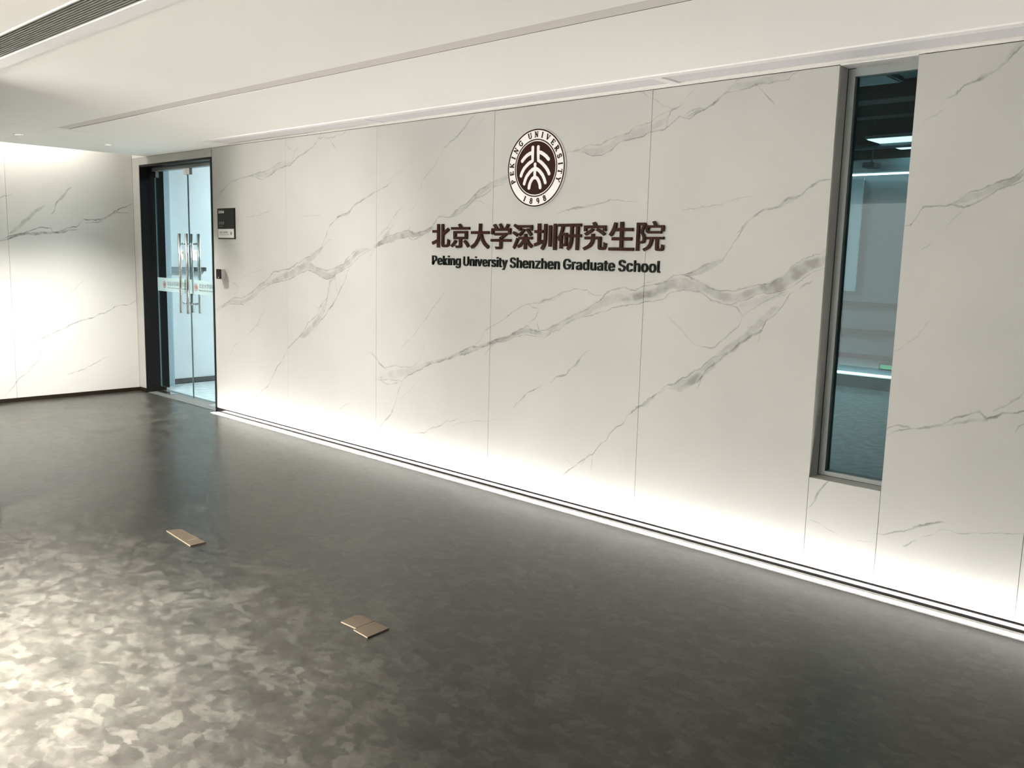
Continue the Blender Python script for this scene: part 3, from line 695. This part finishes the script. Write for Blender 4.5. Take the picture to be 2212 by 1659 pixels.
# ------------------------------------------------------------------ round emblem
EX, EZ = 5.646, 2.056; ER = .233
em = empty('round_emblem', (EX, 0, EZ)); tag(em, 'round white and dark brown university emblem mounted high on the marble wall', 'emblem')
MB().ring((EX, EZ), 0, ER, -.0140, -.002).build('backing_disc', M['white'], em)
MB().ring((EX, EZ), ER * .955, ER * .990, -.0160, -.0138).build('outer_ring', M['emblembrown'], em)
MB().ring((EX, EZ), ER * .706, ER * .736, -.0160, -.0138).build('inner_ring', M['emblembrown'], em)
MB().ring((EX, EZ), 0, ER * .678, -.0160, -.0138).build('centre_disc', M['emblembrown'], em)
SY = [[(-0.025, 0.126), (-0.025, 0.08), (-0.024, 0.045), (-0.044, 0.036), (-0.062, 0.026), (-0.094, 0.001), (-0.112, -0.024), (-0.12, -0.043)],
      [(-0.028, 0.095), (-0.05, 0.09), (-0.073, 0.08), (-.095, .064), (-0.112, 0.047)],
      [(0.021, 0.126), (0.022, 0.084), (0.024, 0.045), (0.042, 0.036), (0.061, 0.023), (0.088, -0.001), (.105, -.020), (0.116, -0.040)],
      [(0.026, 0.095), (.047, .090), (0.067, 0.08), (.090, .065), (0.108, 0.048)],
      [(-0.002, 0.022), (-0.002, -0.001), (-0.022, -0.009), (-0.044, -0.023), (-0.069, -0.047), (-.082, -.070), (-0.090, -0.093)],
      [(-0.002, -0.001), (.018, -.009), (0.038, -0.021), (0.063, -0.046), (.078, -.069), (0.087, -0.092)],
      [(-0.002, -0.003), (-0.002, -0.056)],
      [(-0.048, -0.121), (-0.045, -.103), (-0.037, -0.085), (-0.022, -0.065), (-.010, -.059), (0.0, -0.058), (.011, -.060), (0.022, -0.067), (0.036, -0.087), (.043, -.104), (0.046, -0.121)]]
sym = MB()
for i, st in enumerate(SY): sym.stroke([(EX + a * .97, EZ + b_ * .97) for a, b_ in st], .0106, -.0186 - i * .00012, -.0158)
sym.build('centre_symbol', M['white'], em)
# serif capitals drawn as strokes on a 0..1 square: (points, half width)
TH, TN = .15, .075
def arc(cx, cy, rx, ry, a0, a1, n=9): return [(cx + rx * math.cos(R(a0 + (a1 - a0) * i / n)), cy + ry * math.sin(R(a0 + (a1 - a0) * i / n))) for i in range(n + 1)]
def sr(x, y, w_=.17): return ([(x - w_, y), (x + w_, y)], TN)
LET = {
 'P': [([(.25, 0), (.25, 1)], TH), (arc(.42, .73, .33, .25, 90, -90), TH * .8), ([(.25, .98), (.45, .98)], TN), ([(.25, .48), (.45, .48)], TN), sr(.25, .02), sr(.22, .98)],
 'E': [([(.25, 0), (.25, 1)], TH), ([(.1, .96), (.8, .96)], TN), ([(.25, .5), (.62, .5)], TN), ([(.1, .04), (.82, .04)], TN), ([(.8, .97), (.8, .76)], TN), ([(.82, .03), (.82, .28)], TN), ([(.62, .62), (.62, .38)], TN)],
 'K': [([(.22, 0), (.22, 1)], TH), ([(.25, .42), (.75, .96)], TN), ([(.38, .56), (.80, .03)], TH), sr(.22, .02), sr(.22, .98), sr(.75, .98, .15), sr(.80, .02, .17)],
 'I': [([(.5, 0), (.5, 1)], TH), sr(.5, .02, .22), sr(.5, .98, .22)],
 'N': [([(.2, 0), (.2, 1)], TN), ([(.2, .98), (.8, .02)], TH), ([(.8, 0), (.8, 1)], TN), sr(.2, .02, .14), sr(.16, .98, .14), sr(.8, .98, .14)],
 'G': [(arc(.52, .5, .38, .46, 50, 330, 16), TH * .85), ([(.78, .02), (.78, .42)], TH * .8), ([(.60, .43), (.92, .43)], TN), ([(.80, .70), (.80, .98)], TN)],
 'U': [([(.2, .98), (.2, .35)], TH), (arc(.49, .33, .29, .31, 180, 360, 10), TH * .7), ([(.78, .33), (.78, .98)], TN), sr(.2, .98, .16), sr(.78, .98, .14)],
 'V': [([(.15, .98), (.5, .03)], TH), ([(.5, .03), (.84, .98)], TN), sr(.17, .98, .16), sr(.83, .98, .14)],
 'R': [([(.22, 0), (.22, 1)], TH), (arc(.38, .75, .30, .23, 90, -90), TH * .8), ([(.22, .98), (.42, .98)], TN), ([(.22, .50), (.42, .50)], TN), ([(.42, .5), (.80, .03)], TH), sr(.22, .02), sr(.2, .98), sr(.82, .02, .13)],
 'S': [(arc(.5, .73, .27, .24, 30, 255, 10) + arc(.5, .26, .28, .24, 80, -150, 10), TH * .85), ([(.76, .74), (.76, .98)], TN), ([(.22, .02), (.22, .27)], TN)],
 'T': [([(.5, 0), (.5, 1)], TH), ([(.1, .96), (.9, .96)], TN), ([(.1, .98), (.1, .72)], TN), ([(.9, .98), (.9, .72)], TN), sr(.5, .02, .2)],
 'Y': [([(.12, .98), (.5, .48)], TH), ([(.5, .48), (.86, .98)], TN), ([(.5, .5), (.5, 0)], TH), sr(.14, .98, .15), sr(.86, .98, .13), sr(.5, .02, .18)],
 '1': [([(.5, 0), (.5, 1)], TH), ([(.30, .80), (.5, .96)], TN), sr(.5, .02, .22)],
 '8': [(arc(.5, .74, .22, .22, 0, 360, 16), TH * .8), (arc(.5, .27, .27, .25, 0, 360, 16), TH * .8)],
 '9': [(arc(.48, .68, .25, .28, 0, 360, 16), TH * .8), (arc(.40, .55, .36, .54, 0, -78, 8), TH * .75)]}
RING = [('P', -111.9), ('E', -97), ('K', -83.2), ('I', -69.6), ('N', -56), ('G', -39.8), ('U', -15.2), ('N', .2), ('I', 14.1), ('V', 28.2), ('E', 43.3), ('R', 57.8), ('S', 72), ('I', 85.2), ('T', 98.2), ('Y', 111.9)]
BOT = [('1', -155.5), ('8', -171.4), ('9', 172.2), ('8', 156.4)]
def emblem_letter(ch, ang, bottom):
    rad = .1975; hgt = .032; wid = .031 if ch not in '1I' else .024
    m_ = MB(); a = R(ang)
    for k, (pts, hw) in enumerate(LET[ch]):
        P = []
        for (px, pz) in pts:
            lx, lz = (px - .5) * wid, (pz - .5) * hgt
            if bottom: lx, lz = -lx, -lz
            P.append((EX + (rad + lz) * math.sin(a) + lx * math.cos(a), EZ + (rad + lz) * math.cos(a) - lx * math.sin(a)))
        m_.stroke(P, hw * .027, -.0166 - k * .00008, -.0138, False)
    m_.build('emblem_letter', M['emblembrown'], em)
for ch, a in RING: emblem_letter(ch, a, False)
for ch, a in BOT: emblem_letter(ch, a, True)

# ------------------------------------------------------------------ raised lettering
CN = '\u5317\u4eac\u5927\u5b66\u6df1\u5733\u7814\u7a76\u751f\u9662'
CR = [(4.709, 4.884, 1.57, 1.728), (4.897, 5.079, 1.569, 1.729), (5.089, 5.263, 1.566, 1.728), (5.277, 5.453, 1.565, 1.728), (5.467, 5.639, 1.568, 1.724), (5.649, 5.827, 1.565, 1.725), (5.839, 6.02, 1.566, 1.722), (6.032, 6.204, 1.568, 1.731), (6.22, 6.393, 1.569, 1.730), (6.411, 6.593, 1.569, 1.733)]
cl = empty('chinese_lettering', (5.65, 0, 1.65)); tag(cl, 'row of large dark brown raised Chinese characters on the marble wall under the emblem', 'lettering')
for ch, r_ in zip(CN, CR):
    o = obj('character', fit(ch, r_, -.018, -.008, .016 if ch != '\u9662' else .007), M['brown'], cl)
MB_ = MB()
el = empty('english_lettering', (5.65, 0, 1.48)); tag(el, 'line of small green-black raised Latin letters under the Chinese characters', 'lettering')
EN = [('Peking', (4.706, 4.988), 1.4535, 1.516), ('University', (5.018, 5.419), 1.4520, 1.515), ('Shenzhen', (5.444, 5.853), 1.4505, 1.517), ('Graduate', (5.883, 6.264), 1.4530, 1.517), ('School', (6.291, 6.572), 1.4530, 1.519)]
def heavy(text):                     # a bolder cut: the outline swept a little sideways and up
    me = glyphs(text); V_ = [tuple(v.co) for v in me.vertices]; F_ = [tuple(p.vertices) for p in me.polygons]; m_ = MB()
    for q_, (dx, dy) in enumerate(((-.016, -.006), (.016, -.006), (-.016, .006), (.016, .006), (0, 0))):
        k = len(m_.v); m_.v += [(x + dx, y + dy, z * (1 + .03 * q_)) for x, y, z in V_]; m_.f += [tuple(k + i for i in f) for f in F_]
    q = bpy.data.meshes.new('letter'); q.from_pydata(m_.v, [], m_.f); q.update(); return q
for word, (x0, x1), z0, z1 in EN:
    full = heavy(word); a, b_, c, d = bb(full); cap = bb(heavy(word[0]))
    sx = (x1 - x0) / (b_ - a + .025 * (len(word) - 1)); sz = (z1 - z0) / (cap[3] - cap[2])
    bar = bb(glyphs('l'))
    for i, ch in enumerate(word):
        pen = bb(glyphs(word[:i] + 'l'))[1] - bar[1] + .025 * i if i else 0
        obj('letter', place(heavy(ch), (sx, x0 - a * sx + pen * sx), (sz, z0 - cap[2] * sz), -.011, -.002), M['greenblack'], el)

# ------------------------------------------------------------------ door plate and card reader
npl = empty('room_sign', (1.92, 0, 1.75)); tag(npl, 'small black and white room sign beside the glass door', 'sign')
box('backing_plate', M['plateblack'], (1.772, 2.070, -.010, 0, 1.613, 1.886), npl, .001)
box('upper_plate', M['plateblack'], (1.774, 2.066, -.014, -.0102, 1.706, 1.884), npl, .001)
box('lower_plate', M['platewhite'], (1.782, 2.058, -.013, -.0102, 1.624, 1.703), npl, .001)
merge([fit('2006', (1.795, 1.895, 1.842, 1.866), -.0150, -.0141, .02)]).build('room_number', M['printw'], npl)
merge([fit('\u5b9e\u9a8c\u5ba4', (1.800, 1.895, 1.742, 1.768), -.0150, -.0141), fit('Laboratory', (1.800, 1.875, 1.722, 1.732), -.0150, -.0141)]).build('room_name', M['print'], npl)
merge([fit('\u4fe1\u606f\u5de5\u7a0b\u5b66\u9662', (1.808, 1.955, 1.664, 1.682), -.0140, -.0131, .01), fit('School of Engineering', (1.808, 1.975, 1.648, 1.656), -.0140, -.0131)]).build('plate_print', M['print'], npl)
MB().ring((2.012, 1.664), .012, .016, -.0140, -.0131, 24).ring((2.012, 1.664), 0, .009, -.0140, -.0131, 24).build('plate_emblem', M['print'], npl)
cr = empty('card_reader', (1.83, 0, 1.30)); tag(cr, 'small black card reader on a beige box below the room sign', 'card reader')
box('reader_housing', mat('beige plastic', (.42, .39, .34), .5), (1.795, 1.872, -.040, 0, 1.255, 1.342), cr, .003)
box('reader_face', M['black'], (1.793, 1.874, -.050, -.0405, 1.254, 1.343), cr, .003)
MB().tube((1.836, -.0515, 1.268), (1.836, -.0503, 1.268), .0045, 12).build('indicator', M['platewhite'], cr)

# ------------------------------------------------------------------ cardboard pieces on the floor
def card(name, pts, z, th, label, tilt=0.0, crease=None):
    root = empty(name, (sum(p_[0] for p_ in pts) / 4, sum(p_[1] for p_ in pts) / 4, 0)); tag(root, label, 'cardboard', 'flat cardboard pieces on the floor')
    m_ = MB(); zz = [z + (tilt if i in (1, 2) else 0) for i in range(4)]
    m_.v = [(p_[0], p_[1], q) for p_, q in zip(pts, zz)] + [(p_[0], p_[1], q + th) for p_, q in zip(pts, zz)]
    m_.f = [(3, 2, 1, 0), (4, 5, 6, 7), (0, 1, 5, 4), (1, 2, 6, 5), (2, 3, 7, 6), (3, 0, 4, 7)]
    m_.build('sheet', M['card'], root)
    e_ = MB(); a, b_ = pts[0], pts[3]; k = zz
    e_.v = [(a[0], a[1] - .0008, zz[0] + .0004), (b_[0], b_[1] - .0008, zz[3] + .0004), (b_[0], b_[1] - .0008, zz[3] + th - .0003), (a[0], a[1] - .0008, zz[0] + th - .0003),
            (a[0], a[1] + .0002, zz[0] + .0004), (b_[0], b_[1] + .0002, zz[3] + .0004), (b_[0], b_[1] + .0002, zz[3] + th - .0003), (a[0], a[1] + .0002, zz[0] + th - .0003)]
    e_.f = [(0, 1, 2, 3), (7, 6, 5, 4), (0, 4, 5, 1), (1, 5, 6, 2), (2, 6, 7, 3), (3, 7, 4, 0)]
    e_.build('torn_edge', M['cardedge'], root)
    if crease: 
        c_ = MB().box(crease - .001, crease + .001, pts[0][1] + .004, pts[1][1] - .004, z + th, z + th + .0006); c_.build('crease', M['cardedge'], root)
# corner order: near left, far left, far right, near right
card('cardboard_piece', [(4.805, -1.985), (4.835, -1.915), (5.125, -1.925), (5.125, -2.010)], .0006, .006, 'long flat brown cardboard piece on the floor nearest the glass door', crease=5.04)
card('cardboard_piece', [(6.432, -2.010), (6.420, -1.915), (6.520, -1.905), (6.528, -2.005)], .0006, .006, 'left one of two brown cardboard squares lying side by side on the floor')
card('cardboard_piece', [(6.532, -2.020), (6.525, -1.912), (6.620, -1.908), (6.630, -2.025)], .0012, .006, 'right one of two brown cardboard squares, its right end slightly raised', tilt=.0)

# ------------------------------------------------------------------ rooms behind the glass
RC = 3.5
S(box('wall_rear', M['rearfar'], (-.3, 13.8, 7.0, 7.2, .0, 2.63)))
S(box('wall_rear_upper', M['dark'], (-.3, 13.8, 7.01, 7.2, 2.78, RC)))
S(box('trim_2', M['duct'], (-.3, 13.8, 6.72, 7.2, 2.632, 2.779)))
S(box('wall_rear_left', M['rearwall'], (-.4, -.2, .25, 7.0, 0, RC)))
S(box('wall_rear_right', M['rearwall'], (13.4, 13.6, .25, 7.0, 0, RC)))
S(box('ceiling_rear', M['dark'], (-.4, 13.6, .02, 7.2, RC, RC + .1)))
S(box('wall_back_upper', M['dark'], (-.2, 13.6, .06, .24, 2.79, RC)))
S(box('wall_light_baffle', M['rearwall'], (2.2, 2.3, 2.2, 6.85, 0, RC - .01)))  # unseen baffle added to keep the passage lamp off the far wall
S(box('trim_4', M['rearcol'], (-.199, -.10, .26, .44, 0, RC - .01)))
S(box('baseboard_rear_left', M['rail'], (-.199, -.185, .45, 6.98, 0, .06)))
S(box('trim_3', M['kerb'], (-.19, 13.39, 6.86, 6.99, 0, .155)))
rt = empty('wall_top_light_strip', (5, 6.9, 2.63)); tag(rt, 'white strip light along the top of the rear wall, under the ledge', 'strip light')
box('light_diffuser', M['coolled'], (2.5, 9.0, 6.90, 6.93, 2.615, 2.6305), rt)
rl = empty('kerb_light_strip', (5, 6.85, .17)); tag(rl, 'white strip light above the low kerb seen through the tall window', 'strip light')
box('light_diffuser', M['coolled'], (2.5, 9.0, 6.93, 6.955, .158, .182), rl)
for i, z in enumerate((1.04, .70, .39)):
    o = tag(empty('wall_rail', (6, 6.96, z)), ['topmost', 'middle', 'lowest'][i] + ' of three dark horizontal rails on the wall behind the tall window', 'rail')
    box('rail_bar', M['rail'], (2.5, 9.5, 6.94, 6.975, z - .03, z + .03), o); box('rail_bracket', M['rail'], (4.0, 4.04, 6.976, 6.999, z - .02, z + .02), o)
cab = empty('glass_panel', (4.7, 6.9, 1.9)); tag(cab, 'tall blue-grey glass panel with a bright vertical light on its left edge behind the window', 'panel')
box('panel_sheet', M['rearcol'], (4.62, 4.83, 6.905, 6.93, 1.20, 2.58), cab); box('vertical_light', M['coolled'], (4.592, 4.618, 6.90, 6.93, 1.24, 2.57), cab)
box('panel_bracket', M['rail'], (4.64, 4.81, 6.931, 6.999, 2.50, 2.56), cab)
ex = empty('exit_sign', (5.27, 6.88, .3)); tag(ex, 'small green glowing exit sign low on the wall behind the tall window', 'sign')
box('sign_box', M['rail'], (5.19, 5.40, 6.94, 6.999, .250, .325), ex); box('sign_face', M['exitgreen'], (5.205, 5.385, 6.935, 6.9395, .262, .313), ex)
wb2 = empty('dark_wall_box', (-.17, .8, 1.29)); tag(wb2, 'short dark box seen through the glass door behind the handles', 'fitting')  # plain dark box with a grey plate on the passage wall
box('bar_body', M['rail'], (-.199, -.16, .745, .88, 1.268, 1.313), wb2, .003); box('bar_plate', M['duct'], (-.199, -.18, .45, .744, 1.25, 1.315), wb2)
M['paleraft'] = mat('pale raft', (.5, .56, .57), .6)
# hung lamps, ducts and beams under the dark soffit
for i, (x, y, z, e) in enumerate(BACK):
    lp = empty('hung_panel_light', (x, y, z)); tag(lp, ['cool white hung panel light over the passage behind the glass door', 'bright hung panel light seen at the right through the tall window', 'unlit hung panel light nearer the window, high behind the glass', 'hung panel light over the middle of the rear room'][i], 'lamp', 'hung panel lights behind the glass')
    box('panel_diffuser', M['paleraft'] if i == 2 else M['coollamp'], (x - .29, x + .29, y - .5, y + .5, z - .012, z - .004), lp)
    box('panel_tray', M['duct'], (x - .31, x + .31, y - .52, y + .52, z - .003, z + .03), lp)
    for sx in (-.25, .25):
        for sy in (-.4, .4): MB().tube((x + sx, y + sy, z + .03), (x + sx, y + sy, RC), .003, 6).build('suspension_wire', M['rail'], lp)
for i, (y0, y1, z0, z1) in enumerate(((1.9, 2.1, 2.95, 3.25), (4.1, 4.35, 3.0, 3.35), (5.3, 5.5, 3.05, 3.45))):
    S(box('trim_%d' % (i + 5), M['dark'], (.5, 13.3, y0, y1, z0, RC - .001)))
dc = tag(empty('air_duct', (6, 3.6, 3.2)), 'long galvanised air duct under the dark soffit behind the tall window', 'duct')
box('duct_body', M['duct'], (2.0, 12, 3.65, 3.95, 3.12, 3.34), dc, .01); box('duct_hanger', M['rail'], (5.9, 5.93, 3.63, 3.97, 3.10, RC), dc)
sp_ = tag(empty('pipe', (6, 6.3, 2.9)), 'thin dark pipe running under the soffit near the rear wall', 'pipe')
MB().tube((1, 6.2, 2.86), (12, 6.2, 2.86), .03, 12).build('pipe_run', M['rail'], sp_, True)
pc = tag(empty('ceiling_projector', (5.0, 6.6, 2.7)), 'small dark box fitting hanging from the rear soffit', 'fitting')
box('fitting_body', M['rail'], (4.98, 5.12, 6.45, 6.65, 2.66, 2.72), pc, .005); MB().tube((5.05, 6.55, 2.72), (5.05, 6.55, RC), .008, 8).build('fitting_rod', M['rail'], pc)
